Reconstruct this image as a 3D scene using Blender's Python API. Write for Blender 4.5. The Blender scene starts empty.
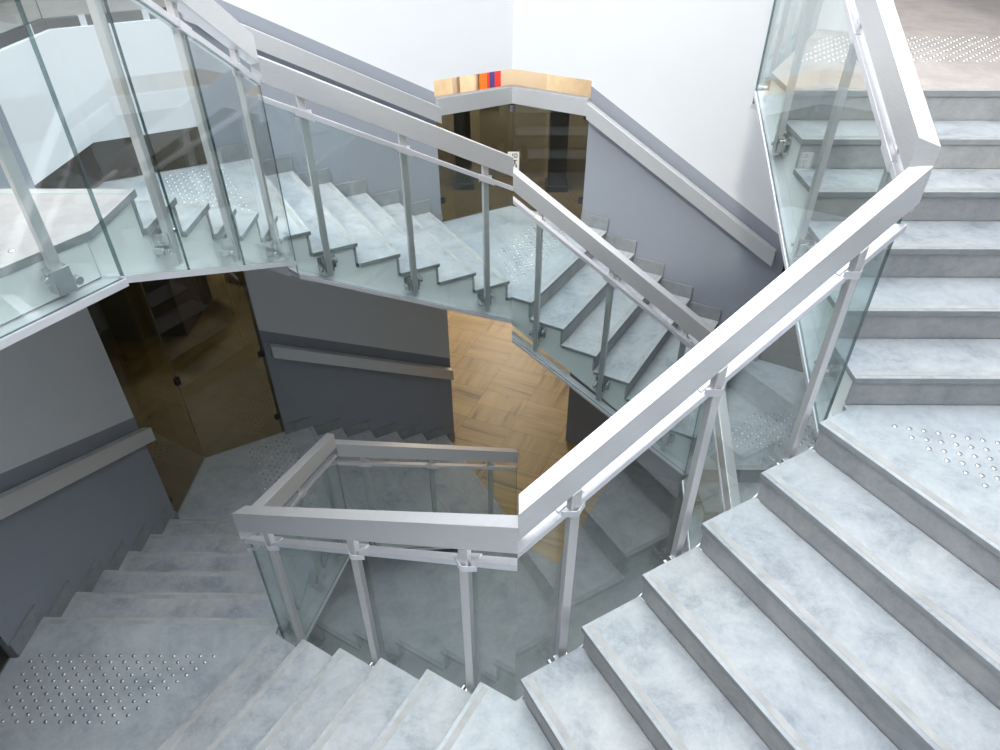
import bpy, math, random
from mathutils import Vector, Matrix
random.seed(4)
sc = bpy.context.scene
COL = sc.collection
S3 = math.sqrt(3.0)

# ------------------------------------------------------------------ dimensions
AP = 1.476808          # apothem of the hexagon traced by the inner tread edges
W = 1.520265           # flight width
R = 0.157155          # riser height
T = 0.30              # going
U1 = -0.672087         # where the first nosing of each flight stands
U6 = U1 + 5 * T
FL = 6 * R            # upper floor level
G0 = -24 * R          # lower floor level
SLAB = 0.375           # underside of the upper floor slab
DIRS = {'right': -90, 'front_right': -150, 'front_left': 150, 'left': 90, 'back_left': 30, 'back_right': -30}
ORDER = ['right', 'front_right', 'front_left', 'left', 'back_left', 'back_right']

def fr(s):
    a = math.radians(DIRS[s])
    return Vector((math.cos(a), math.sin(a), 0)), Vector((-math.sin(a), math.cos(a), 0))
def P(s, u, off, z):
    d, n = fr(s)
    q = d * u + n * (AP + off)
    return Vector((q.x, q.y, z))
def mit(off): return (AP + off) / S3
def zl(L, u): return L * 6 * R - (u - U1) / T * R

# ------------------------------------------------------------------ materials
def new_mat(name):
    m = bpy.data.materials.new(name); m.use_nodes = True
    nt = m.node_tree; nt.nodes.clear()
    out = nt.nodes.new('ShaderNodeOutputMaterial')
    return m, nt, out
def N(nt, t, **kw):
    n = nt.nodes.new(t)
    for k, v in kw.items():
        if k in n.inputs: n.inputs[k].default_value = v
        else: setattr(n, k, v)
    return n
def coords(nt, scale=1.0, sv=None):
    tc = nt.nodes.new('ShaderNodeNewGeometry')
    mp = nt.nodes.new('ShaderNodeMapping')
    mp.inputs['Scale'].default_value = sv or (scale,) * 3
    nt.links.new(tc.outputs['Position'], mp.inputs['Vector'])
    return mp.outputs['Vector']
def ramp(nt, fac, stops):
    r = nt.nodes.new('ShaderNodeValToRGB')
    e = r.color_ramp.elements
    e[0].position, e[0].color = stops[0][0], (*stops[0][1], 1)
    e[1].position, e[1].color = stops[-1][0], (*stops[-1][1], 1)
    for p, c in stops[1:-1]:
        q = e.new(p); q.color = (*c, 1)
    nt.links.new(fac, r.inputs['Fac'])
    return r.outputs['Color']
def mixc(nt, a, b, fac, mode='MIX'):
    m = nt.nodes.new('ShaderNodeMix'); m.data_type = 'RGBA'; m.blend_type = mode
    for k, v in ((6, a), (7, b), (0, fac)):
        if hasattr(v, 'links'): nt.links.new(v, m.inputs[k])
        else: m.inputs[k].default_value = v if k == 0 else (*v, 1)
    return m.outputs[2]
def plain(name, col, rough=0.6, metal=0.0, noise=0.0, nscale=8.0, bump=0.0, spec=0.5):
    m, nt, out = new_mat(name)
    b = N(nt, 'ShaderNodeBsdfPrincipled', Roughness=rough, Metallic=metal)
    b.inputs['Specular IOR Level'].default_value = spec
    nt.links.new(b.outputs[0], out.inputs[0])
    if noise:
        n = N(nt, 'ShaderNodeTexNoise', Scale=1.0, Detail=6.0, Roughness=0.6)
        nt.links.new(coords(nt, nscale), n.inputs['Vector'])
        c = ramp(nt, n.outputs['Fac'], [(0.3, tuple(x * (1 - noise) for x in col)), (0.7, tuple(min(1, x * (1 + noise)) for x in col))])
        nt.links.new(c, b.inputs['Base Color'])
        if bump:
            bp = N(nt, 'ShaderNodeBump', Strength=bump, Distance=0.01)
            nt.links.new(n.outputs['Fac'], bp.inputs['Height']); nt.links.new(bp.outputs[0], b.inputs['Normal'])
    else:
        b.inputs['Base Color'].default_value = (*col, 1)
    return m
def marble(name, base, dark, light, rough):
    m, nt, out = new_mat(name)
    b = N(nt, 'ShaderNodeBsdfPrincipled', Roughness=rough)
    nt.links.new(b.outputs[0], out.inputs[0])
    # every slab is cut from another part of the block
    geo = nt.nodes.new('ShaderNodeNewGeometry')
    oi = nt.nodes.new('ShaderNodeObjectInfo')
    ml = N(nt, 'ShaderNodeMath', operation='MULTIPLY'); ml.inputs[1].default_value = 37.0
    nt.links.new(oi.outputs['Random'], ml.inputs[0])
    add = N(nt, 'ShaderNodeVectorMath', operation='ADD')
    nt.links.new(geo.outputs['Position'], add.inputs[0]); nt.links.new(ml.outputs[0], add.inputs[1])
    v = add.outputs[0]
    n1 = N(nt, 'ShaderNodeTexNoise', Scale=4.2, Detail=10.0, Roughness=0.78, Distortion=0.25)
    nt.links.new(v, n1.inputs['Vector'])
    n2 = N(nt, 'ShaderNodeTexNoise', Scale=28.0, Detail=6.0, Roughness=0.75, Distortion=0.1)
    nt.links.new(v, n2.inputs['Vector'])
    n3 = N(nt, 'ShaderNodeTexNoise', Scale=1.1, Detail=3.0)
    nt.links.new(v, n3.inputs['Vector'])
    c1 = ramp(nt, n1.outputs['Fac'], [(0.36, dark), (0.48, base), (0.62, light)])
    c2 = ramp(nt, n2.outputs['Fac'], [(0.3, tuple(x * 0.80 for x in base)), (0.5, base), (0.75, light)])
    c = mixc(nt, c1, c2, 0.35)
    c3 = ramp(nt, n3.outputs['Fac'], [(0.35, (0.88, 0.92, 0.97)), (0.65, (1, 1, 0.98))])
    c = mixc(nt, c, c3, 0.7, 'MULTIPLY')
    nt.links.new(c, b.inputs['Base Color'])
    rr = N(nt, 'ShaderNodeMapRange'); rr.inputs['To Min'].default_value = rough - 0.1; rr.inputs['To Max'].default_value = rough + 0.15
    nt.links.new(n2.outputs['Fac'], rr.inputs['Value']); nt.links.new(rr.outputs[0], b.inputs['Roughness'])
    return m
def glass(name, tint, gloss=(1, 1, 1), f0=0.045, rough=0.0, k=1.0):
    m, nt, out = new_mat(name)
    lw = N(nt, 'ShaderNodeLayerWeight', Blend=0.5)
    p = N(nt, 'ShaderNodeMath', operation='POWER'); p.inputs[1].default_value = 5.0
    nt.links.new(lw.outputs['Facing'], p.inputs[0])
    ma = N(nt, 'ShaderNodeMath', operation='MULTIPLY_ADD'); ma.inputs[1].default_value = (1 - f0) * k; ma.inputs[2].default_value = f0
    nt.links.new(p.outputs[0], ma.inputs[0])
    tr = N(nt, 'ShaderNodeBsdfTransparent'); tr.inputs['Color'].default_value = (*tint, 1)
    gl = N(nt, 'ShaderNodeBsdfGlossy', Roughness=rough); gl.inputs['Color'].default_value = (*gloss, 1)
    mx = nt.nodes.new('ShaderNodeMixShader')
    nt.links.new(ma.outputs[0], mx.inputs[0]); nt.links.new(tr.outputs[0], mx.inputs[1]); nt.links.new(gl.outputs[0], mx.inputs[2])
    nt.links.new(mx.outputs[0], out.inputs[0])
    return m
def brushed(name, col, rough, metal):
    m, nt, out = new_mat(name)
    b = N(nt, 'ShaderNodeBsdfPrincipled', Roughness=rough, Metallic=metal)
    n = N(nt, 'ShaderNodeTexNoise', Scale=1.0, Detail=3.0)
    nt.links.new(coords(nt, sv=(14, 14, 160)), n.inputs['Vector'])
    c = ramp(nt, n.outputs['Fac'], [(0.3, tuple(x * 0.95 for x in col)), (0.7, col)])
    nt.links.new(c, b.inputs['Base Color'])
    rr = N(nt, 'ShaderNodeMapRange'); rr.inputs['To Min'].default_value = rough - 0.05; rr.inputs['To Max'].default_value = rough + 0.06
    nt.links.new(n.outputs['Fac'], rr.inputs['Value']); nt.links.new(rr.outputs[0], b.inputs['Roughness'])
    nt.links.new(b.outputs[0], out.inputs[0])
    return m
def floor_planks(name):
    m, nt, out = new_mat(name)
    b = N(nt, 'ShaderNodeBsdfPrincipled', Roughness=0.42)
    nt.links.new(b.outputs[0], out.inputs[0])
    v = coords(nt, 1.0)
    rot = nt.nodes.new('ShaderNodeMapping'); rot.inputs['Rotation'].default_value = (0, 0, math.radians(22))
    nt.links.new(v, rot.inputs['Vector'])
    ck = N(nt, 'ShaderNodeTexChecker', Scale=1.65); nt.links.new(rot.outputs[0], ck.inputs['Vector'])
    def streaks(sv, sc_):
        mp = nt.nodes.new('ShaderNodeMapping'); mp.inputs['Scale'].default_value = sv
        nt.links.new(rot.outputs[0], mp.inputs['Vector'])
        n = N(nt, 'ShaderNodeTexNoise', Scale=sc_, Detail=7.0, Roughness=0.6, Distortion=0.5)
        nt.links.new(mp.outputs[0], n.inputs['Vector'])
        return ramp(nt, n.outputs['Fac'], [(0.32, (0.19, 0.12, 0.05)), (0.42, (0.37, 0.26, 0.115)), (0.62, (0.47, 0.34, 0.155))])
    a = streaks((1, 9, 1), 1.0); c = streaks((9, 1, 1), 1.0)
    st = mixc(nt, a, c, ck.outputs['Fac'])
    br = N(nt, 'ShaderNodeTexBrick', Scale=1.65)
    br.inputs['Color1'].default_value = (1, 1, 1, 1); br.inputs['Color2'].default_value = (0.86, 0.86, 0.86, 1)
    br.inputs['Mortar'].default_value = (0.55, 0.5, 0.45, 1); br.inputs['Mortar Size'].default_value = 0.006
    br.inputs['Brick Width'].default_value = 1.0; br.inputs['Row Height'].default_value = 0.5; br.offset = 0.0
    nt.links.new(rot.outputs[0], br.inputs['Vector'])
    fin = mixc(nt, st, br.outputs['Color'], 1.0, 'MULTIPLY')
    nt.links.new(fin, b.inputs['Base Color'])
    return m
def emit(name, col, s):
    m, nt, out = new_mat(name)
    e = N(nt, 'ShaderNodeEmission', Strength=s); e.inputs['Color'].default_value = (*col, 1)
    nt.links.new(e.outputs[0], out.inputs[0]); return m

M = {
 'marble': marble('marble_tread', (0.46, 0.485, 0.51), (0.25, 0.28, 0.33), (0.60, 0.62, 0.63), 0.42),
 'riser': marble('stone_riser', (0.39, 0.39, 0.39), (0.27, 0.28, 0.29), (0.50, 0.49, 0.48), 0.5),
 'edge': plain('cut_stone_edge', (0.30, 0.32, 0.33), 0.6, noise=0.12, nscale=14),
 'strip': plain('worn_antislip_groove', (0.47, 0.475, 0.47), 0.75, noise=0.16, nscale=9),
 'skirt': plain('stone_skirting', (0.27, 0.29, 0.30), 0.45, noise=0.16, nscale=10),
 'landing': marble('marble_landing', (0.49, 0.53, 0.56), (0.33, 0.36, 0.41), (0.62, 0.65, 0.67), 0.38),
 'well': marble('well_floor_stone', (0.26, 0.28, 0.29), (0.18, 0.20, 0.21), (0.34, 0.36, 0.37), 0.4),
 'floor_up': marble('floor_stone', (0.52, 0.46, 0.44), (0.42, 0.37, 0.35), (0.62, 0.57, 0.55), 0.5),
 'wall': plain('white_wall_paint', (0.72, 0.735, 0.76), 0.85, noise=0.012, nscale=2.5),
 'grey': plain('grey_wall_paint', (0.29, 0.315, 0.36), 0.7, noise=0.03, nscale=2.0),
 'stringer': plain('white_stringer_paint', (0.80, 0.82, 0.81), 0.6, noise=0.02, nscale=5),
 'alu': brushed('brushed_aluminium', (0.80, 0.80, 0.81), 0.34, 0.62),
 'alu_l': brushed('light_aluminium', (0.86, 0.86, 0.90), 0.38, 0.6),
 'post': brushed('satin_steel_post', (0.74, 0.73, 0.73), 0.38, 0.6),
 'steel': plain('stainless_steel', (0.62, 0.63, 0.64), 0.22, 0.9),
 'stud': plain('polished_steel_stud', (0.80, 0.81, 0.82), 0.22, 0.85),
 'black': plain('black_rubber', (0.02, 0.02, 0.022), 0.5),
 'glass': glass('clear_safety_glass', (0.905, 0.940, 0.938), f0=0.05),
 'gedge': glass('green_glass_edge', (0.28, 0.38, 0.38), f0=0.08, rough=0.15),
 'tint': glass('smoked_glass', (0.39, 0.41, 0.39), f0=0.05),
 'tedge': plain('polished_glass_edge', (0.75, 0.76, 0.74), 0.25),
 'planks': floor_planks('ochre_stone_planks'),
 'ceil': plain('ceiling_paint', (0.6, 0.58, 0.55), 0.9),
 'beige': plain('beige_panel', (0.52, 0.46, 0.38), 0.7, noise=0.05, nscale=3),
 'beige2': plain('pale_wood_panel', (0.70, 0.60, 0.46), 0.6, noise=0.10, nscale=5),
 'dark': plain('dark_column', (0.05, 0.05, 0.05), 0.5),
 'brown': plain('brown_laminate', (0.16, 0.12, 0.10), 0.5, noise=0.1),
 'greybox': plain('grey_laminate', (0.20, 0.21, 0.20), 0.5, noise=0.05),
 'red': plain('red_banner_cloth', (0.55, 0.03, 0.03), 0.7),
 'orange': plain('orange_banner_cloth', (0.75, 0.16, 0.02), 0.7),
 'navy': plain('navy_banner_cloth', (0.05, 0.04, 0.20), 0.7),
 'paper': plain('white_paper', (0.72, 0.70, 0.66), 0.8),
 'ink': plain('printed_ink', (0.06, 0.06, 0.06), 0.8),
 'lamp': emit('lamp_diffuser', (1.0, 0.88, 0.70), 2.5),
}

# ------------------------------------------------------------------ mesh helpers
class MB:
    def __init__(self): self.v = []; self.f = []; self.m = []
    def add(self, verts, faces, mi=0):
        o = len(self.v); self.v += [tuple(p) for p in verts]
        for f in faces: self.f.append([i + o for i in f]); self.m.append(mi)
        return self
    def hexa(self, a, b, mi=0, mend=None):
        """a, b: four-point loops"""
        o = len(self.v); self.v += [tuple(p) for p in a] + [tuple(p) for p in b]
        fs = [(3, 2, 1, 0), (4, 5, 6, 7)] + [(i, (i + 1) % 4, 4 + (i + 1) % 4, 4 + i) for i in range(4)]
        for j, f in enumerate(fs):
            self.f.append([i + o for i in f]); self.m.append(mend if (mend is not None and j < 2) else mi)
        return self
    def prism(self, a, b, mi=0, mcap=None):
        n = len(a); o = len(self.v); self.v += [tuple(p) for p in a] + [tuple(p) for p in b]
        self.f.append([o + n - 1 - i for i in range(n)]); self.m.append(mi if mcap is None else mcap)
        self.f.append([o + n + i for i in range(n)]); self.m.append(mi if mcap is None else mcap)
        for i in range(n):
            j = (i + 1) % n
            self.f.append([o + i, o + j, o + n + j, o + n + i]); self.m.append(mi)
        return self
    def box(self, s, ua, ub, o1, o2, za, zb, mi=0):
        """box in side coordinates"""
        return self.hexa([P(s, ua, o1, za), P(s, ub, o1, za), P(s, ub, o2, za), P(s, ua, o2, za)],
                         [P(s, ua, o1, zb), P(s, ub, o1, zb), P(s, ub, o2, zb), P(s, ua, o2, zb)], mi)
    def wbox(self, x0, x1, y0, y1, z0, z1, mi=0):
        return self.hexa([(x0, y0, z0), (x1, y0, z0), (x1, y1, z0), (x0, y1, z0)],
                         [(x0, y0, z1), (x1, y0, z1), (x1, y1, z1), (x0, y1, z1)], mi)
    def cyl(self, c, axis, r, h, n=16, mi=0, r2=None):
        axis = Vector(axis).normalized(); t = axis.orthogonal().normalized(); b = axis.cross(t); c = Vector(c)
        r2 = r if r2 is None else r2
        A = [c + (t * math.cos(2 * math.pi * i / n) + b * math.sin(2 * math.pi * i / n)) * r for i in range(n)]
        B = [c + axis * h + (t * math.cos(2 * math.pi * i / n) + b * math.sin(2 * math.pi * i / n)) * r2 for i in range(n)]
        return self.prism(A, B, mi)
    def dome(self, c, r, h, n=12, mi=0):
        c = Vector(c); o = len(self.v)
        rings = [(1.0, 0.0), (0.93, 0.45), (0.66, 0.85)]
        for (k, hh) in rings:
            for i in range(n):
                a = 2 * math.pi * i / n
                self.v.append((c.x + r * k * math.cos(a), c.y + r * k * math.sin(a), c.z + h * hh))
        self.v.append((c.x, c.y, c.z + h))
        for q in range(2):
            for i in range(n):
                j = (i + 1) % n
                self.f.append([o + q * n + i, o + q * n + j, o + (q + 1) * n + j, o + (q + 1) * n + i]); self.m.append(mi)
        for i in range(n):
            self.f.append([o + 2 * n + i, o + 2 * n + (i + 1) % n, o + 3 * n]); self.m.append(mi)
        return self
    def build(self, name, mats, parent=None, bevel=0.0, smooth=False):
        me = bpy.data.meshes.new(name); me.from_pydata(self.v, [], self.f)
        if not isinstance(mats, (list, tuple)): mats = [mats]
        for m in mats: me.materials.append(m)
        for p, i in zip(me.polygons, self.m): p.material_index = i
        import bmesh
        bm = bmesh.new(); bm.from_mesh(me); bmesh.ops.recalc_face_normals(bm, faces=bm.faces)
        if smooth:
            for f in bm.faces: f.smooth = True
        bm.to_mesh(me); bm.free(); me.update()
        o = bpy.data.objects.new(name, me); COL.objects.link(o)
        if parent is not None:
            o.parent = parent; o.matrix_parent_inverse = Matrix.Translation(-parent.location)
        if bevel:
            b = o.modifiers.new('bevel', 'BEVEL'); b.width = bevel; b.segments = 2; b.limit_method = 'ANGLE'
            b.angle_limit = math.radians(40)
        return o
def tag(o, label=None, cat=None, group=None, kind=None):
    if label: o['label'] = label
    if cat: o['category'] = cat
    if group: o['group'] = group
    if kind: o['kind'] = kind
    return o
def thing(name, label, cat, loc, group=None):
    o = bpy.data.objects.new(name, None); COL.objects.link(o); o.location = loc; o.empty_display_size = 0.1
    return tag(o, label, cat, group)
def struct(name, mb, mats, **k):
    return tag(mb.build(name, mats, **k), kind='structure')

# ------------------------------------------------------------------ stair flights
def body_profile(s, L, off, top_floor=False, foot=False):
    z0 = L * 6 * R; m = mit(off)
    start = -1.05 if top_floor else -m
    end = U6 + 0.002 if foot else m
    pts = [(start, z0 - 0.03)]
    for k in range(1, 7):
        u = U1 + (k - 1) * T - 0.03
        pts += [(u, z0 - (k - 1) * R - 0.03), (u, z0 - k * R - 0.03)]
    if foot:
        pts = pts[:-1] + [(U6 - 0.03, z0 - 6 * R), (U6 - 0.20, z0 - 6 * R)]
        pts += [(-0.85, z0 - 0.25), (start, z0 - 0.25)]
        # underside keeps clear of the floor
        return [P(s, u, off, z) for u, z in pts]
    pts += [(end, z0 - 6 * R - 0.03), (end, z0 - 6 * R - 0.20), (0.85, z0 - 6 * R - 0.20)]
    if top_floor: pts += [(-0.78, z0 - 0.30), (start, z0 - 0.17)]
    else: pts += [(-0.85, z0 - 0.25), (start, z0 - 0.25)]
    if abs(end) <= 0.8531: pts.remove((0.85, z0 - 6 * R - 0.20))
    if not top_floor and m <= 0.8531: pts.remove((-0.85, z0 - 0.25))
    return [P(s, u, off, z) for u, z in pts]

GLASS_DN = {('left', 1): (-0.365, -0.315), ('back_left', 0): (-0.320, -0.345), ('back_right', -1): (-0.430, -0.345),
            ('right', 1): (-0.30, -0.335)}

def flight(s, L, label, top_floor=False, foot=False):
    z0 = L * 6 * R
    t = thing('stair_flight', label, 'stairs', P(s, 0, W / 2, z0 - 6 * R), 'flights of the double stair')
    mb = MB()
    # the body is extruded in two pieces so inner and outer ends can both mitre
    def prof(off): return body_profile(s, L, off, top_floor, foot)
    ref = body_profile(s, L, 0.2, top_floor, foot)
    def prof_n(off):
        m = mit(off); z = z0
        start = -1.05 if top_floor else -m
        pts = [(start, z0 - 0.031)]
        for k in range(1, 7):
            u = U1 + (k - 1) * T - 0.03
            pts += [(u, z0 - (k - 1) * R - 0.031), (u, z0 - k * R - 0.031)]
        if foot:
            pts = pts[:-1] + [(U6 - 0.03, z0 - 6 * R + 0.0), (U6 - 0.22, z0 - 6 * R + 0.0)]
        else:
            pts += [(m, z0 - 6 * R - 0.031), (m, z0 - 6 * R - 0.20), (0.84, z0 - 6 * R - 0.20)]
        if top_floor: pts += [(-0.80, z0 - 0.30), (start, z0 - 0.17)]
        else: pts += [(-0.84, z0 - 0.29), (start, z0 - 0.29)]
        return [P(s, u, off, q) for u, q in pts]
    mb.prism(prof_n(0.012), prof_n(W - 0.004))
    mb.build('stringer_body', M['stringer'], t)
    for k in range(1, 7):
        u = U1 + (k - 1) * T
        zt = z0 - (k - 1) * R
        r = MB().box(s, u - 0.029, u - 0.013, 0.006, W - 0.004, zt - R + 0.0006, zt - 0.0305)
        r.build('riser', M['riser'], t)
        if k > 1:
            b = MB()
            # tread slab: front and inner side show the darker cut edge
            b.hexa([P(s, u - T - 0.012, -0.004, zt - 0.03), P(s, u, -0.004, zt - 0.03), P(s, u, W - 0.003, zt - 0.03), P(s, u - T - 0.012, W - 0.003, zt - 0.03)],
                   [P(s, u - T - 0.012, -0.004, zt), P(s, u, -0.004, zt), P(s, u, W - 0.003, zt), P(s, u - T - 0.012, W - 0.003, zt)], 1)
            b.m = [1, 0, 1, 1, 1, 1]
            b.m[0] = 1; b.m[1] = 0
            tr = b.build('tread', [M['marble'], M['edge']], t, bevel=0.003)
        else:
            tr = t
        st = MB().box(s, u - 0.050, u - 0.020, 0.01, W - 0.03, zt + 0.0002, zt + 0.0012)
        if k > 1: st.build('antislip_strip', M['strip'], tr)
        # stepped skirting against the wall
        ua = max(u - T - 0.02, -0.95) if k > 1 else -0.95
        sk = MB().box(s, ua, u + 0.004, W - 0.018, W - 0.002, zt + 0.0006, zt + 0.125)
        sk.build('skirting_tile', M['skirt'], t, bevel=0.002)
    sk = MB().box(s, U6 - 0.01, 0.95, W - 0.018, W - 0.002, z0 - 6 * R + 0.0006, z0 - 6 * R + 0.125)
    sk.build('skirting_tile', M['skirt'], t, bevel=0.002)
    return t

def studs_for(s, z, u_first, rows, o0, o1, prev=None, shift=0.0405):
    pts = []
    for j in range(rows):
        u = u_first - j * 0.0405
        off = o0 + j * shift
        while off < o1:
            q = P(s, u, off, z)
            pts.append(q); off += 0.081
    return pts

CAMP = Vector((-0.040441, -3.249011, 2.000266)); CAMF = Vector((-0.0057, 0.7866, -0.6175))
STUD = {}
def put_studs(t, pts, many=True):
    def seen(q):
        d = q - CAMP; w_ = d.dot(CAMF)
        if w_ < 0.1: return False
        return abs(d.x / w_) < 0.73
    pts = [q for q in pts if seen(q)]
    pts.sort(key=lambda q: (q - CAMP).length)
    first = pts[:100] if many else []
    rest = pts[100:] if many else pts
    if first and 'm' not in STUD:
        o = MB().dome((0, 0, 0), 0.0125, 0.006, 10).build('stud', M['stud'], None, smooth=True)
        STUD['m'] = o.data; COL.objects.unlink(o); bpy.data.objects.remove(o)
    for q in first:
        o = bpy.data.objects.new('stud', STUD['m']); COL.objects.link(o); o.parent = t; o.location = q - t.location
    if rest:
        mb = MB()
        for q in rest: mb.dome(q, 0.0125, 0.006, 8)
        tag(mb.build('tactile_studs', M['stud'], t, smooth=True), kind='stuff')
def landing(s, lev, label, z, sl=0.0, o0=0.25, o1=1.46, studs=True, many=True):
    """landing wedge between the flight on the side before s (above) and the flight on side s (below)"""
    pv = ORDER[(ORDER.index(s) - 1) % 6]
    t = thing('stair_landing', label, 'landing', P(s, -0.95, W / 2, z), 'wedge shaped corner landings')
    mo = mit(W)
    loop = [P(pv, U6 - 0.012, -0.004, 0), P(pv, mit(-0.004), -0.004, 0), P(s, U1, -0.004, 0), P(s, U1, W - 0.003, 0),
            P(s, -0.955, W - 0.003, 0), P(s, -0.955, W + 0.06, 0), P(s, -mit(W + 0.06), W + 0.06, 0), P(pv, 0.955, W + 0.06, 0), P(pv, 0.955, W - 0.003, 0), P(pv, U6 - 0.012, W - 0.003, 0)]
    lo = [Vector((p.x, p.y, z - 0.03)) for p in loop]; hi = [Vector((p.x, p.y, z)) for p in loop]
    b = MB().prism(lo, hi, 1); b.m[0] = 1; b.m[1] = 0
    b.build('landing_slab', [M['landing'], M['edge']], t, bevel=0.003)
    MB().box(s, U1 - 0.050, U1 - 0.020, 0.01, W - 0.03, z + 0.0002, z + 0.0012).build('antislip_strip', M['strip'], t)
    if studs:
        put_studs(t, studs_for(s, z, U1 - 0.265, 11, o0, o1), many)
    return t

# ------------------------------------------------------------------ balustrades
def gpanel(mb, s, L, ua, ub, o1, o2, hb, ht, seam_a=False, seam_b=False):
    """glass sheet with darker cut edges; hb = (start, end) heights of the lower edge over the pitch line"""
    def uu(u, o):
        if u == 'a': return -mit(o)
        if u == 'b': return mit(o)
        return u
    A = []; B = []
    for o in (o1, o2):
        a, b = uu(ua, o), uu(ub, o)
        A.append((P(s, a, o, zl(L, a) + hb[0]), P(s, a, o, zl(L, a) + ht)))
        B.append((P(s, b, o, zl(L, b) + hb[1]), P(s, b, o, zl(L, b) + ht)))
    mb.hexa([A[0][0], A[0][1], A[1][1], A[1][0]], [B[0][0], B[0][1], B[1][1], B[1][0]], 0)
    # face order: end a, end b, o1 side, top, o2 side, bottom
    mb.m[-6:] = [1, 1, 0, 1, 0, 1]
def sbar(s, L, ua, ub, o1, o2, h1, h2, hs=None):
    """sloping bar along a side, mitred when ua/ub are 'a'/'b'; hs=(dz start, dz end)"""
    mb = MB(); hs = hs or (0, 0)
    def uu(u, o):
        if u == 'a': return -mit(o)
        if u == 'b': return mit(o)
        return u
    A = []; B = []
    for (o, h) in ((o1, h1), (o2, h1), (o2, h2), (o1, h2)):
        a, b = uu(ua, o), uu(ub, o)
        A.append(P(s, a, o, zl(L, a) + h + hs[0])); B.append(P(s, b, o, zl(L, b) + h + hs[1]))
    mb.hexa(A, B)
    return mb

GO1, GO2 = -0.068, -0.057
PU, PA, PB = 0.021, -0.054, -0.024
def balustrade(s, L, label, ua='a', ub='b', posts=(-0.6, 0.0, 0.6), seams=(), endpost=False):
    hb = GLASS_DN.get((s, L), (-0.335, -0.335))
    t = thing('balustrade', label, 'railing', P(s, 0, -0.045, zl(L, 0) - 0.33), 'glass balustrades round the well')
    sbar(s, L, ua, ub, -0.092, -0.026, 0.876, 1.015).build('handrail', M['alu'], t, bevel=0.003)
    def uv(u): return -mit(GO1) if u == 'a' else (mit(GO1) if u == 'b' else u)
    a0, b0 = uv(ua), uv(ub)
    hh = lambda u: hb[0] + (hb[1] - hb[0]) * (u - a0) / (b0 - a0)
    cuts = [ua] + list(seams) + [ub]
    for i in range(len(cuts) - 1):
        a, b = cuts[i], cuts[i + 1]
        aa = a + 0.0015 if not isinstance(a, str) else a
        bb = b - 0.0015 if not isinstance(b, str) else b
        if aa == 'a' : aa = 'a'
        mb = MB(); gpanel(mb, s, L, aa, bb, GO1, GO2, (hh(uv(a)), hh(uv(b))), 0.765)
        mb.build('glass_panel', [M['glass'], M['gedge']], t)
    # cap channel on top of the glass and shoe channel at its foot
    sbar(s, L, ua, ub, -0.076, -0.036, 0.766, 0.797).build('cap_channel', M['alu_l'], t, bevel=0.0015)
    mbs = sbar(s, L, ua, ub, -0.074, 0.010, -0.030, -0.001, (hb[0], hb[1]))
    mbs.build('shoe_channel', M['alu_l'], t)
    for u in posts:
        zc = zl(L, u)
        pm = MB()
        pm.hexa([P(s, u - PU, PA, zc + hh(u) + 0.03), P(s, u + PU, PA, zc + hh(u) + 0.03), P(s, u + PU, PB, zc + hh(u) + 0.03), P(s, u - PU, PB, zc + hh(u) + 0.03)],
                [P(s, u - PU, PA, zl(L, u - PU) + 0.877), P(s, u + PU, PA, zl(L, u + PU) + 0.877),
                 P(s, u + PU, PB, zl(L, u + PU) + 0.877), P(s, u - PU, PB, zl(L, u - PU) + 0.877)])
        po = pm.build('post', M['post'], t, bevel=0.002)
        # clip that ties the cap channel to the post
        cm = sbar(s, L, u - 0.055, u + 0.055, -0.080, -0.0545, 0.757, 0.802)
        cm.build('cap_clip', M['alu_l'], po, bevel=0.002)
        cm = MB()
        for q in (-1, 1):
            cm.prism([P(s, u + q * 0.048, -0.040, zc + 0.762), P(s, u + q * 0.053, -0.040, zc + 0.762), P(s, u + q * 0.004, -0.010, zc + 0.762), P(s, u, -0.015, zc + 0.762)],
                     [P(s, u + q * 0.048, -0.040, zc + 0.792), P(s, u + q * 0.053, -0.040, zc + 0.792), P(s, u + q * 0.004, -0.010, zc + 0.792), P(s, u, -0.015, zc + 0.792)])
        cm.build('saddle', M['alu_l'], po)
        # spider bracket bolted to the stringer
        bm_ = MB()
        zb = zc - 0.215
        bm_.box(s, u - 0.032, u + 0.032, -0.050, 0.004, zb - 0.045, zb + 0.045)
        d, n = fr(s)
        for q in (-1, 1):
            c = P(s, u + q * 0.052, -0.030, zb + 0.022 * q)
            bm_.cyl(c, n, 0.017, 0.042, 14)
            bm_.cyl(P(s, u + q * 0.052, -0.052, zb + 0.022 * q), n, 0.011, 0.022, 12)
        bm_.box(s, u - 0.062, u + 0.062, 0.004, 0.0115, zb - 0.05, zb + 0.05)
        bm_.build('bracket', M['steel'], po, bevel=0.002)
    return t

# ------------------------------------------------------------------ wall handrails
def wall_rail(s, L, label, ua=-0.90, ub=0.93):
    t = thing('wall_handrail', label, 'handrail', P(s, 0, W - 0.08, zl(L, 0) + 0.9), 'handrails fixed to the outer walls')
    sbar(s, L, ua, ub, W - 0.115, W - 0.05, 0.895, 1.03).build('rail', M['alu'], t, bevel=0.003)
    for u in (ua + 0.2, (ua + ub) / 2, ub - 0.2):
        sbar(s, L, u - 0.02, u + 0.02, W - 0.0505, W - 0.001, 0.93, 0.99).build('bracket', M['steel'], t)
    return t

def cornerlabel(i): pass

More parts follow.
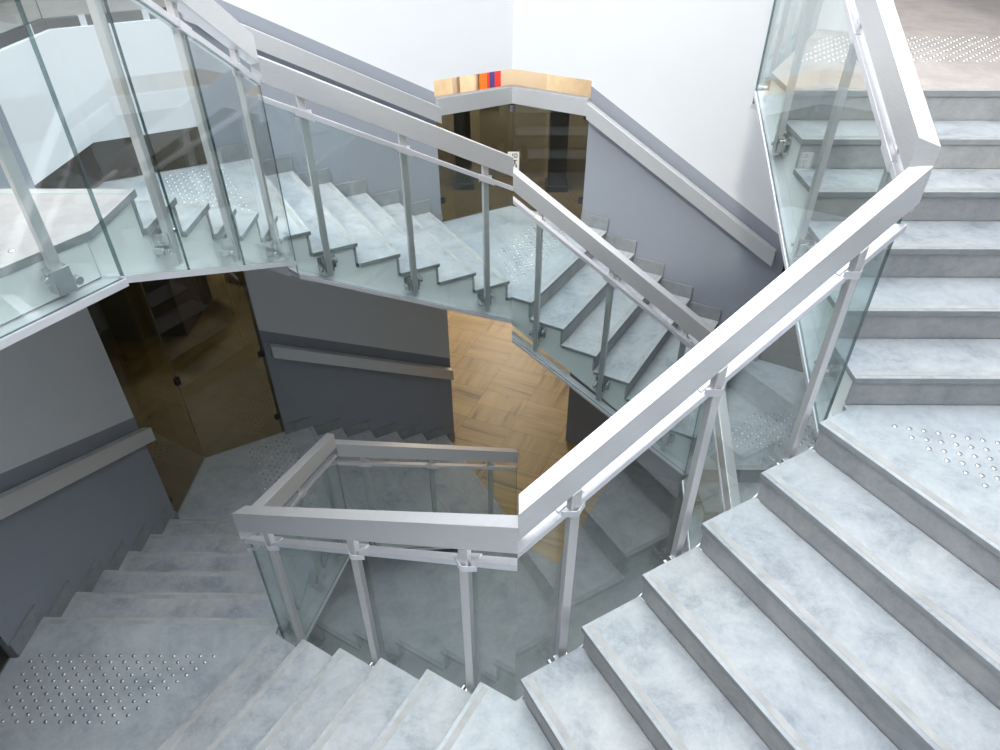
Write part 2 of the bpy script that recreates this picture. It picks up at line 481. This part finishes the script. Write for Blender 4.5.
# ------------------------------------------------------------------ outer walls
def wall(s, levels, name, top=1.95):
    """one wall of the stairwell: grey dado under each sloping line, white paint over it"""
    mb = MB(); u0, u1 = -0.95, 0.95; TH = 0.28
    def band(zlo, zhi, mi):
        (a0, a1), (b0, b1) = zlo, zhi
        if b0 - a0 < 1e-4 and b1 - a1 < 1e-4: return
        b0 = max(b0, a0 + 1e-4); b1 = max(b1, a1 + 1e-4)
        mb.hexa([P(s, u0, W, a0), P(s, u1, W, a1), P(s, u1, W, b1), P(s, u0, W, b0)],
                [P(s, u0, W + TH, a0), P(s, u1, W + TH, a1), P(s, u1, W + TH, b1), P(s, u0, W + TH, b0)], mi)
    def line(L, h): return (zl(L, u0) + h, zl(L, u1) + h)
    levels = sorted(levels)
    cur = (G0 + 0.001, G0 + 0.001)
    for i, L in enumerate(levels):
        top_l = line(L, 1.13)
        top_l = (min(top_l[0], top), min(top_l[1], top))
        band(cur, top_l, 1)
        nxt = (top, top) if i == len(levels) - 1 else line(levels[i + 1], -0.2)
        band(top_l, nxt, 0)
        cur = nxt
    return struct(name, mb, [M['wall'], M['grey']])

wall('left', [1, -2], 'wall_left')
wall('back_left', [0, -3], 'wall_back_left')
wall('back_right', [-1], 'wall_back_right')
wall('right', [1, -2], 'wall_right')
wall('front_right', [0, -3], 'wall_front_right')
wall('front_left', [-1], 'wall_front_left')

# ------------------------------------------------------------------ flights, landings, balustrades
flight('right', 1, 'upper flight of six steps dropping from the sunlit floor towards the lower right corner landing', top_floor=True)
flight('front_right', 0, 'broad pale flight below the long bright handrail, crossing the lower right corner')
flight('front_left', -1, 'pale flight running along the front glass panels down to the large studded landing')
flight('left', -2, 'shaded grey flight between the grey left wall and the short side of the lower railing')
flight('back_left', -3, 'lowest dark flight behind the lower railing, ending on the ochre stone floor', foot=True)
flight('left', 1, 'short looking flight behind the tall left glass panes, starting at the bright left floor edge', top_floor=True)
flight('back_left', 0, 'flight beyond the well that drops to the landing under the smoked glass corner window')
flight('back_right', -1, 'flight on the far right side of the well, dropping behind the long bright handrail')
flight('right', -2, 'hidden lower flight under the upper right flight')
flight('front_right', -3, 'lowest flight under the broad pale flight', foot=True)

landing('front_right', 0, 'pale corner landing with steel studs at the foot of the upper right flight', 0.0, o0=0.177)
landing('front_left', -1, 'small corner landing in front of the vertical glass joint between the two pale flights', -FL, o0=0.25)
landing('left', -2, 'large shaded landing with rows of steel studs in the lower left corner', -2 * FL, o0=0.33)
landing('back_left', -3, 'dark studded landing below the tall smoked glass panes', -3 * FL, o0=0.2)
landing('back_left', 0, 'studded landing seen through the tall left glass panes', 0.0, o0=0.2)
landing('back_right', -1, 'studded landing in front of the smoked glass corner window', -FL, o0=0.2, o1=1.3)
landing('right', -2, 'studded landing seen through the glass under the long bright handrail', -2 * FL, o0=0.2)
landing('front_right', -3, 'lower landing hidden beneath the pale corner landing', -3 * FL, studs=False)

balustrade('right', 1, 'upper right railing climbing beside the upper flight to the sunlit floor', ua=-1.05)
balustrade('front_right', 0, 'long bright railing running diagonally across the middle of the stairwell')
balustrade('front_left', -1, 'front railing of the lower square, nearest to the camera, with three posts')
balustrade('left', -2, 'short left railing of the lower square beside the shaded grey flight')
balustrade('back_left', -3, 'dull rear railing of the lower square, ending free above the ochre floor', ub=0.885)
balustrade('left', 1, 'tall left railing with three sunlit posts and several glass panes', ua=-1.055, seams=(-0.57, 0.014))
balustrade('back_left', 0, 'railing across the back of the well, left of the smoked glass corner')
balustrade('back_right', -1, 'railing descending from the back corner to behind the long bright handrail')
balustrade('right', -2, 'hidden railing of the lower right flight')
balustrade('front_right', -3, 'hidden railing of the lowest front flight', ub=0.885)

wall_rail('left', -2, 'brownish grey wall handrail on the shaded left wall')
wall_rail('back_left', -3, 'dark wall handrail low on the rear wall beneath the back flight')
wall_rail('left', 1, 'wall handrail behind the tall left railing')
wall_rail('back_left', 0, 'pale wall handrail on the white wall left of the smoked glass corner', ua=-0.93, ub=0.955)
wall_rail('back_right', -1, 'pale wall handrail sloping down the wall right of the smoked glass corner', ua=-0.93, ub=0.875)

# ------------------------------------------------------------------ floors and slab
HEXO = [Vector((math.cos(math.radians(a)), math.sin(math.radians(a)), 0)) * ((AP + W) / math.cos(math.pi / 6)) for a in (30, 90, 150, 210, 270, 330)]
def ring_slab(name, z0, z1, mats, far=13.0, mi_hi=0):
    mb = MB(); n = 6
    inner = [Vector((p.x, p.y, 0)) * 1.0003 for p in HEXO]
    outer = [Vector((math.cos(math.radians(a)), math.sin(math.radians(a)), 0)) * far for a in (30, 90, 150, 210, 270, 330)]
    for i in range(6):
        j = (i + 1) % 6
        a, b, c, d = inner[i], inner[j], outer[j], outer[i]
        o = len(mb.v)
        for z in (z0, z1):
            mb.v += [(q.x, q.y, z) for q in (a, b, c, d)]
        mb.f += [[o + 4, o + 5, o + 6, o + 7], [o + 3, o + 2, o + 1, o], [o, o + 1, o + 5, o + 4], [o + 2, o + 3, o + 7, o + 6]]
        mb.m += [0, 1, 2, 2]
    return struct(name, mb, mats)
ring_slab('floor_upper', SLAB, FL, [M['floor_up'], M['ceil'], M['wall']])
mb = MB().wbox(-13, 13, -13, 13, G0 - 0.2, G0)
struct('floor_lower', mb, M['planks'])
# grey stone at the bottom of the well
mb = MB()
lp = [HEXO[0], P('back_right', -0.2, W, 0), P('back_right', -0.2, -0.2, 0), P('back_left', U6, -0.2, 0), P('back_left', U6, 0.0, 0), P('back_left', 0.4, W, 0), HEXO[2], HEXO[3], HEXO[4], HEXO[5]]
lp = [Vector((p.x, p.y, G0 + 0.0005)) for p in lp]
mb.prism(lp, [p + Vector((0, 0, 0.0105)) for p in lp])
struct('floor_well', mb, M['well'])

def wedge_floor(s, name, label, row0=1.2):
    """upper floor reaching in to the head of a flight, with its row of studs and glass guard"""
    d, n = fr(s)
    pv = ORDER[(ORDER.index(s) - 1) % 6]
    dp, np_ = fr(pv)
    c = P(s, -1.035, -0.004, 0)
    # edge leaves square to the previous side's wall
    k = (AP + W) - c.dot(np_)
    e = c + np_ * k
    mo = mit(W)
    loop = [P(s, U1, -0.004, 0), P(s, U1, W - 0.003, 0), P(s, -mo, W, 0), e, c]
    lo = [Vector((p.x, p.y, FL - 0.03)) for p in loop]; hi = [Vector((p.x, p.y, FL + 0.0)) for p in loop]
    t = thing('floor_edge_landing', label, 'landing', P(s, -0.9, W / 2, FL))
    b = MB().prism(lo, hi, 1); b.m[0] = 1; b.m[1] = 0
    b.build('landing_slab', [M['floor_up'], M['edge']], t)
    c2 = c + d * 0.0 + n * 0.016
    lo2 = [P(s, -1.035, 0.012, 0), P(s, U1 - 0.36, 0.012, 0), P(s, U1 - 0.36, W, 0), P(s, -mo, W, 0), e + dp * 0.016]
    lo2[0] = c + n * 0.016 + dp * 0.004
    body = MB()
    b1 = [P(s, -1.05, 0.012, 0), P(s, -1.05, W, 0), P(s, -mo, W, 0), e]
    b1[0] = c + n * 0.016 - d * 0.02
    body.prism([Vector((p.x, p.y, FL - 0.17)) for p in b1], [Vector((p.x, p.y, FL - 0.031)) for p in b1])
    body.build('slab_edge', M['stringer'], t)
    MB().box(s, U1 - 0.050, U1 - 0.020, 0.01, W - 0.03, FL + 0.0002, FL + 0.0012).build('antislip_strip', M['strip'], t)
    pts = []
    for j in range(17):
        u = -row0 - j * 0.0405
        off = 0.10 + (j % 2) * 0.0405
        while off < 2.6:
            q = P(s, u, off, FL)
            if (q - c).dot(dp) > 0.08: pts.append(q)
            off += 0.081
    put_studs(t, pts)
    return c, e, np_, dp, t
cR = wedge_floor('right', 'r', 'sunlit upper floor edge at the head of the upper right flight', row0=1.30)
cL = wedge_floor('left', 'l', 'bright floor edge behind the tall glass at the left border, head of the left flight', row0=1.19)

# guards that run from the heads of the flights out to the wall
def guard(c, np_, dp, label, length=1.50):
    # joint with the flight balustrade, then straight outwards
    t = thing('balustrade', label, 'railing', (c.x, c.y, FL - 0.17), 'glass balustrades round the well')
    o1, o2 = 0.055, 0.067
    base = Vector((c.x, c.y, 0))
    def Q(w, o, z): q = base + np_ * w - dp * 0 + (-dp) * o; return Vector((q.x, q.y, z))
    def bx(w0, w1, oa, ob, za, zb):
        return MB().hexa([Q(w0, oa, za), Q(w1, oa, za), Q(w1, ob, za), Q(w0, ob, za)], [Q(w0, oa, zb), Q(w1, oa, zb), Q(w1, ob, zb), Q(w0, ob, zb)])
    zb = FL - 0.175
    g = bx(-0.02, length, o1, o2, zb, FL + 0.95)
    g.m = [1, 1, 0, 1, 0, 1]
    g.build('glass_panel', [M['glass'], M['gedge']], t)
    bx(-0.02, length, 0.026, 0.092, FL + 1.08, FL + 1.205).build('handrail', M['alu'], t, bevel=0.003)
    bx(-0.02, length, 0.040, 0.074, FL + 0.951, FL + 0.977).build('cap_channel', M['alu_l'], t)
    bx(-0.02, length, -0.010, 0.074, zb - 0.030, zb - 0.001).build('shoe_channel', M['alu_l'], t)
    for w in (0.17, 0.75, 1.30):
        po = bx(w - 0.018, w + 0.018, 0.012, 0.040, zb + 0.03, FL + 1.08).build('post', M['post'], t, bevel=0.002)
        bm_ = bx(w - 0.032, w + 0.032, -0.004, 0.050, zb + 0.03, zb + 0.12)
        for q in (-1, 1):
            bm_.cyl(Q(w + q * 0.045, 0.054, zb + 0.075 + 0.02 * q), dp, 0.015, 0.03, 14)
        bm_.build('bracket', M['steel'], po, bevel=0.002)
    return t
guard(cL[0], cL[2], cL[3], 'upright glass guard at the left border with one pale post before the bright floor')
guard(cR[0], cR[2], cR[3], 'glass guard running away from the head of the upper right flight')

# ------------------------------------------------------------------ smoked glass corner windows
def corner_window(s, z, label, ztop, rail=False, hgt=None, sign=False):
    """two panes meeting in the outer corner before side s, with black clips"""
    pv = ORDER[(ORDER.index(s) - 1) % 6]
    t = thing('corner_glazing', label, 'window', (*(P(s, -mit(W), W, z)[:2]), z), 'smoked glass corner windows')
    oa, ob = W + 0.03, W + 0.042
    for (side, ua, ub) in ((pv, 0.952, 'b'), (s, 'a', -0.952)):
        def uu(u, o): return -mit(o) if u == 'a' else (mit(o) if u == 'b' else u)
        A = [P(side, uu(ua, oa), oa, z + 0.004), P(side, uu(ub, oa), oa, z + 0.004), P(side, uu(ub, ob), ob, z + 0.004), P(side, uu(ua, ob), ob, z + 0.004)]
        B = [Vector((p.x, p.y, ztop)) for p in A]
        g = MB().hexa(A, B); g.m = [1, 1, 0, 1, 0, 1]
        pane = g.build('smoked_pane', [M['tint'], M['tedge']], t)
        zs = [z + 0.22, z + 1.0] + ([z + 2.0] if ztop - z > 2.2 else [])
        uf = ua if not isinstance(ua, str) else ub
        for zc in zs:
            if zc + 0.05 > ztop: continue
            q = 0.03 if uf > 0 else -0.03
            MB().box(side, uf + q - 0.028, uf + q + 0.028, W + 0.016, W + 0.056, zc - 0.025, zc + 0.025).build('glass_clip', M['black'], pane)
        if not rail: continue
        mm = MB()
        zr = z + 1.035
        o1, o2 = W - 0.055, W + 0.01
        A = [P(side, uu(ua, o1), o1, zr), P(side, uu(ub, o1), o1, zr), P(side, uu(ub, o2), o2, zr), P(side, uu(ua, o2), o2, zr)]
        mm.hexa(A, [p + Vector((0, 0, 0.147)) for p in A]).build('handrail', M['alu'], t, bevel=0.003)
        A = [P(side, uu(ua, oa), oa - 0.01, z + 1.03), P(side, uu(ub, oa), oa - 0.01, z + 1.03), P(side, uu(ub, ob), ob + 0.01, z + 1.03), P(side, uu(ua, ob), ob + 0.01, z + 1.03)]
    if rail:
        pass
    c = P(s, -mit(W + 0.03), W + 0.03, z + 1.0)
    if ztop - z > 1.0:
        m_ = MB().cyl((c.x, c.y, z + 0.97 - 0.03), (0, 0, 1), 0.03, 0.06, 12)
        m_.build('corner_clip', M['black'] if not rail else M['steel'], t)
    return t
corner_window('back_right', -FL, 'smoked glass corner window with a pale handrail, straight across the well', -FL + 1.10, rail=True)
corner_window('back_left', -3 * FL, 'tall smoked glass panes above the dark studded landing, warm room behind', -0.26)
corner_window('back_left', 0.0, 'low brown strip of smoked glass above the landing behind the tall left panes', 0.298)
corner_window('right', -2 * FL, 'smoked glass corner beside the landing under the long bright handrail', SLAB - 0.01)
corner_window('left', -2 * FL, 'smoked glass corner beside the studded landing at the left border', SLAB - 0.01)

# notice hanging on the corner of the window across the well
t = thing('notice', 'small white notice with dark print on the corner of the smoked glass window', 'sign', (0.02, 3.40, -0.44))
nb = MB(); nb.wbox(-0.04, 0.07, 3.36, 3.365, -0.51, -0.34); nb.build('sheet', M['paper'], t)
nb = MB()
for (x0, x1, z0_, z1_) in ((0.005, 0.014, -0.395, -0.355), (0.024, 0.031, -0.395, -0.355), (0.031, 0.048, -0.362, -0.355), (0.031, 0.048, -0.395, -0.388), (0.046, 0.053, -0.390, -0.360),
                            (0.010, 0.050, -0.425, -0.417), (0.022, 0.036, -0.460, -0.425), (0.010, 0.022, -0.490, -0.460), (0.036, 0.048, -0.490, -0.460)):
    nb.wbox(x0, x1, 3.3585, 3.3598, z0_, z1_)
nb.build('print', M['ink'], t)

# fascia of the slab at the corners and the glass guard standing on it
for i, s in enumerate(ORDER):
    pv = ORDER[(i - 1) % 6]
    if s in ('right', 'left'): continue
    mb = MB(); z0_, z1_ = (0.30 if s == 'back_left' else FL), 1.03
    for (side, ua, ub) in ((pv, 0.951, 'b'), (s, 'a', -0.951)):
        def uu(u, o): return -mit(o) if u == 'a' else (mit(o) if u == 'b' else u)
        oa, ob = (W - 0.004 if s == 'back_left' else W), W + 0.12
        A = [P(side, uu(ua, oa), oa, z0_), P(side, uu(ub, oa), oa, z0_), P(side, uu(ub, ob), ob, z0_), P(side, uu(ua, ob), ob, z0_)]
        mb.hexa(A, [Vector((p.x, p.y, z1_)) for p in A])
    struct('trim_%d' % (i + 1), mb, M['wall'])
    t = thing('corner_guard', {'back_left': 'glass guard on the white slab edge at the top left, behind the tall panes',
                               'back_right': 'glass guard on the slab edge above the smoked glass corner window',
                               'front_left': 'glass guard on the slab edge of the front corner',
                               'front_right': 'glass guard on the slab edge of the front right corner'}[s], 'railing', (*(P(s, -mit(W), W, 1.03)[:2]), 1.03))
    for (side, ua, ub) in ((pv, 0.955, 'b'), (s, 'a', -0.955)):
        def uu(u, o): return -mit(o) if u == 'a' else (mit(o) if u == 'b' else u)
        def lb(o1, o2, za, zb):
            A = [P(side, uu(ua, o1), o1, za), P(side, uu(ub, o1), o1, za), P(side, uu(ub, o2), o2, za), P(side, uu(ua, o2), o2, za)]
            return MB().hexa(A, [Vector((p.x, p.y, zb)) for p in A])
        lb(W + 0.03, W + 0.09, 1.031, 1.085).build('base_channel', M['dark'], t)
        g = lb(W + 0.05, W + 0.062, 1.086, 1.80); g.m = [1, 1, 0, 1, 0, 1]
        g.build('glass_panel', [M['glass'], M['gedge']], t)
        for k in (0.25, 0.75):
            a, b = uu(ua, W), uu(ub, W); u = a + (b - a) * k
            MB().box(side, u - 0.02, u + 0.02, W + 0.018, W + 0.0295, 1.031, 1.095).build('clamp', M['alu_l'], t)

# ------------------------------------------------------------------ rooms behind the corners
mb = MB()
mb.wbox(-13, 13, 11.5, 11.7, G0, SLAB)
struct('wall_far', mb, M['beige'])
mb = MB().wbox(-11.7, -11.5, -13, 11.5, G0, SLAB); struct('wall_far_left', mb, M['beige'])
mb = MB().wbox(11.5, 11.7, -13, 11.5, G0, SLAB); struct('wall_far_right', mb, M['beige'])
mb = MB().wbox(-13, 13, -11.7, -11.5, G0, SLAB); struct('wall_near', mb, M['beige'])
# pale wood panels and pilasters on the far wall
for (x0, x1, mt, lab) in ((-3.3, -1.15, 'beige2', 'leftmost pale wood panel on the warm far wall'), (-1.0, -0.62, 'beige2', 'narrow pale wood panel left of the banner on the warm far wall'),
                          (0.75, 1.75, 'beige2', 'pale wood panel right of the notice on the warm far wall'), (1.95, 4.2, 'beige2', 'rightmost pale wood panel on the warm far wall')):
    o = MB().wbox(x0, x1, 11.42, 11.498, G0 + 0.0, -0.6).build('wall_panel', M[mt], bevel=0.01)
    tag(o, lab, 'panel', 'pale wood panels of the far room')
t = thing('banner', 'red, orange and navy striped banner seen above the handrail of the corner window', 'banner', (-0.45, 11.3, -1.2))
MB().wbox(-0.72, -0.50, 11.30, 11.31, -1.45, -1.15).build('red_stripe', M['red'], t)
MB().wbox(-0.50, -0.40, 11.30, 11.31, -1.98, -1.15).build('red_stripe', M['red'], t)
MB().wbox(-0.60, -0.45, 11.285, 11.298, -1.98, -1.35).build('orange_stripe', M['orange'], t)
MB().wbox(-0.30, -0.18, 11.30, 11.31, -1.98, -1.15).build('red_stripe', M['red'], t)
MB().wbox(-0.40, -0.30, 11.30, 11.31, -1.98, -1.15).build('navy_stripe', M['navy'], t)
for (x, y, r_, lab) in ((0.98, 10.9, 0.18, 'dark square column seen through the right pane of the corner window'),
                        (-0.95, 11.0, 0.16, 'dark square column seen through the left pane of the corner window')):
    t = thing('column', lab, 'column', (x, y, G0))
    MB().wbox(x - r_, x + r_, y - r_, y + r_, G0 + 0.12, -2.15).build('shaft', M['dark'], t, bevel=0.01)
    MB().wbox(x - r_ - 0.05, x + r_ + 0.05, y - r_ - 0.05, y + r_ + 0.05, G0, G0 + 0.12).build('plinth', M['dark'], t)
# counters and boxes in the warm room to the left
def counter(name, x0, x1, y0, y1, h, mat, label, rot=0):
    t = thing(name, label, 'counter', ((x0 + x1) / 2, (y0 + y1) / 2, G0))
    MB().wbox(x0, x1, y0, y1, G0, G0 + h).build('carcass', M[mat], t, bevel=0.01)
    MB().wbox(x0 - 0.03, x1 + 0.03, y0 - 0.03, y1 + 0.03, G0 + h, G0 + h + 0.04).build('top', M['greybox'], t, bevel=0.005)
    return t
counter('reception_counter', -5.25, -4.75, 5.3, 6.4, 1.15, 'brown', 'tall brown cabinet behind the smoked glass panes')
counter('display_counter', -6.3, -5.35, 5.2, 7.2, 1.25, 'greybox', 'dark grey cabinet beside the brown one behind the smoked glass')
counter('low_counter', -4.7, -2.9, 6.9, 7.3, 1.05, 'beige2', 'low beige counter behind the smoked glass, furthest from the stairs')
o = MB().wbox(-7.0, -6.05, 4.9, 5.0, G0, SLAB).build('partition_panel', M['paper'], bevel=0.01)
tag(o, 'cream partition panel at the left edge of the warm room', 'panel')

# ceiling lamps of the lower rooms
for (x, y, lab) in ((0.0, 7.5, 'round ceiling lamp over the ochre floor behind the stairs'), (-6.0, 7.5, 'round ceiling lamp over the dark cabinets'), (4.5, 9.3, 'round ceiling lamp in the right of the far room'),
                    (0.0, 10.2, 'round ceiling lamp beside the far wall'), (-3.8, 9.6, 'round ceiling lamp in the left of the far room'), (-6.5, 1.0, 'round ceiling lamp left of the stairwell')):
    t = thing('ceiling_lamp', lab, 'lamp', (x, y, SLAB - 0.001))
    MB().cyl((x, y, SLAB - 0.06), (0, 0, 1), 0.30, 0.058, 28).build('lamp_rim', M['alu_l'], t)
    MB().cyl((x, y, SLAB - 0.068), (0, 0, 1), 0.27, 0.0075, 28).build('diffuser', M['lamp'], t)

# unseen roof round the stairwell, added as shade; opening sized to limit sky light
CZ = 3.4
mb = MB(); mb.wbox(-13, -3.4, -13, 13, CZ, CZ + 0.2); mb.wbox(2.5, 13, -13, 13, CZ, CZ + 0.2)
mb.wbox(-3.4, 2.5, 3.5, 13, CZ, CZ + 0.2); mb.wbox(-3.4, 2.5, -13, -3.5, CZ, CZ + 0.2)
struct('ceiling', mb, M['ceil'])
mb = MB().wbox(-13, -12.8, -13, 13, FL, 3.6); struct('wall_upper_left', mb, M['brown'])
mb = MB().wbox(-12.8, 3.0, 12.8, 13, FL, 3.6); struct('wall_upper_back', mb, M['brown'])

# ------------------------------------------------------------------ light
w = bpy.data.worlds.new('World'); sc.world = w; w.use_nodes = True
nt = w.node_tree; bg = nt.nodes['Background']
bg.inputs['Color'].default_value = (0.94, 0.97, 1.0, 1)
# overcast sky: three times brighter overhead than at the horizon
tc = nt.nodes.new('ShaderNodeTexCoord'); sx = nt.nodes.new('ShaderNodeSeparateXYZ'); nt.links.new(tc.outputs['Generated'], sx.inputs[0])
mr = nt.nodes.new('ShaderNodeMapRange'); mr.inputs['To Min'].default_value = 1.35; mr.inputs['To Max'].default_value = 4.6
nt.links.new(sx.outputs['Z'], mr.inputs['Value']); nt.links.new(mr.outputs[0], bg.inputs['Strength'])
def light(name, kind, loc, energy, color=(1, 1, 1), size=1.0, rot=(0, 0, 0), **k):
    d = bpy.data.lights.new(name, kind); d.energy = energy; d.color = color
    if kind == 'AREA': d.size = size
    if kind == 'SUN': d.angle = size
    for a, b in k.items(): setattr(d, a, b)
    o = bpy.data.objects.new(name, d); COL.objects.link(o); o.location = loc; o.rotation_euler = rot
    return o
def aim(o, tgt):
    o.rotation_euler = (Vector(tgt) - o.location).to_track_quat('-Z', 'Y').to_euler()
sun = light('sun', 'SUN', (-6, -6, 10), 1.2, (1.0, 0.95, 0.86), math.radians(3))
aim(sun, Vector((-6, -6, 10)) + Vector((0.35, 1.0, -0.80)))
for (x, y, e) in ((0.0, 7.5, 50), (-6.0, 7.5, 110), (4.5, 9.3, 50), (0.0, 10.2, 170), (-3.8, 9.6, 110), (-6.5, 1.0, 20)):
    light('room_lamp', 'AREA', (x, y, SLAB - 0.08), e, (1.0, 0.90, 0.76), 0.5, shape='DISK')

# ------------------------------------------------------------------ camera
cam = bpy.data.cameras.new('camera'); co = bpy.data.objects.new('camera', cam); COL.objects.link(co)
Fv = Vector((-0.005701044, 0.786578223, -0.617464329)); Rv = Vector((0.99997812, 0.0065561, -0.00088108)); Uv = Vector((-0.003355123, 0.617455842, 0.786598389))
m = Matrix(((Rv.x, Uv.x, -Fv.x, -0.040441), (Rv.y, Uv.y, -Fv.y, -3.249011), (Rv.z, Uv.z, -Fv.z, 2.000266), (0, 0, 0, 1)))
co.matrix_world = m
cam.sensor_width = 36.0; cam.lens = 699.178808 * 36 / 1000; cam.shift_x = -0.002879; cam.shift_y = 0.012638; cam.clip_start = 0.03
sc.camera = co

sc.view_settings.view_transform = 'Standard'; sc.view_settings.look = 'None'; sc.view_settings.gamma = 1.0
sc.view_settings.use_curve_mapping = False
sc.view_settings.exposure = 0.0
sc.cycles.max_bounces = 10; sc.cycles.diffuse_bounces = 6; sc.cycles.glossy_bounces = 5
sc.cycles.transparent_max_bounces = 40
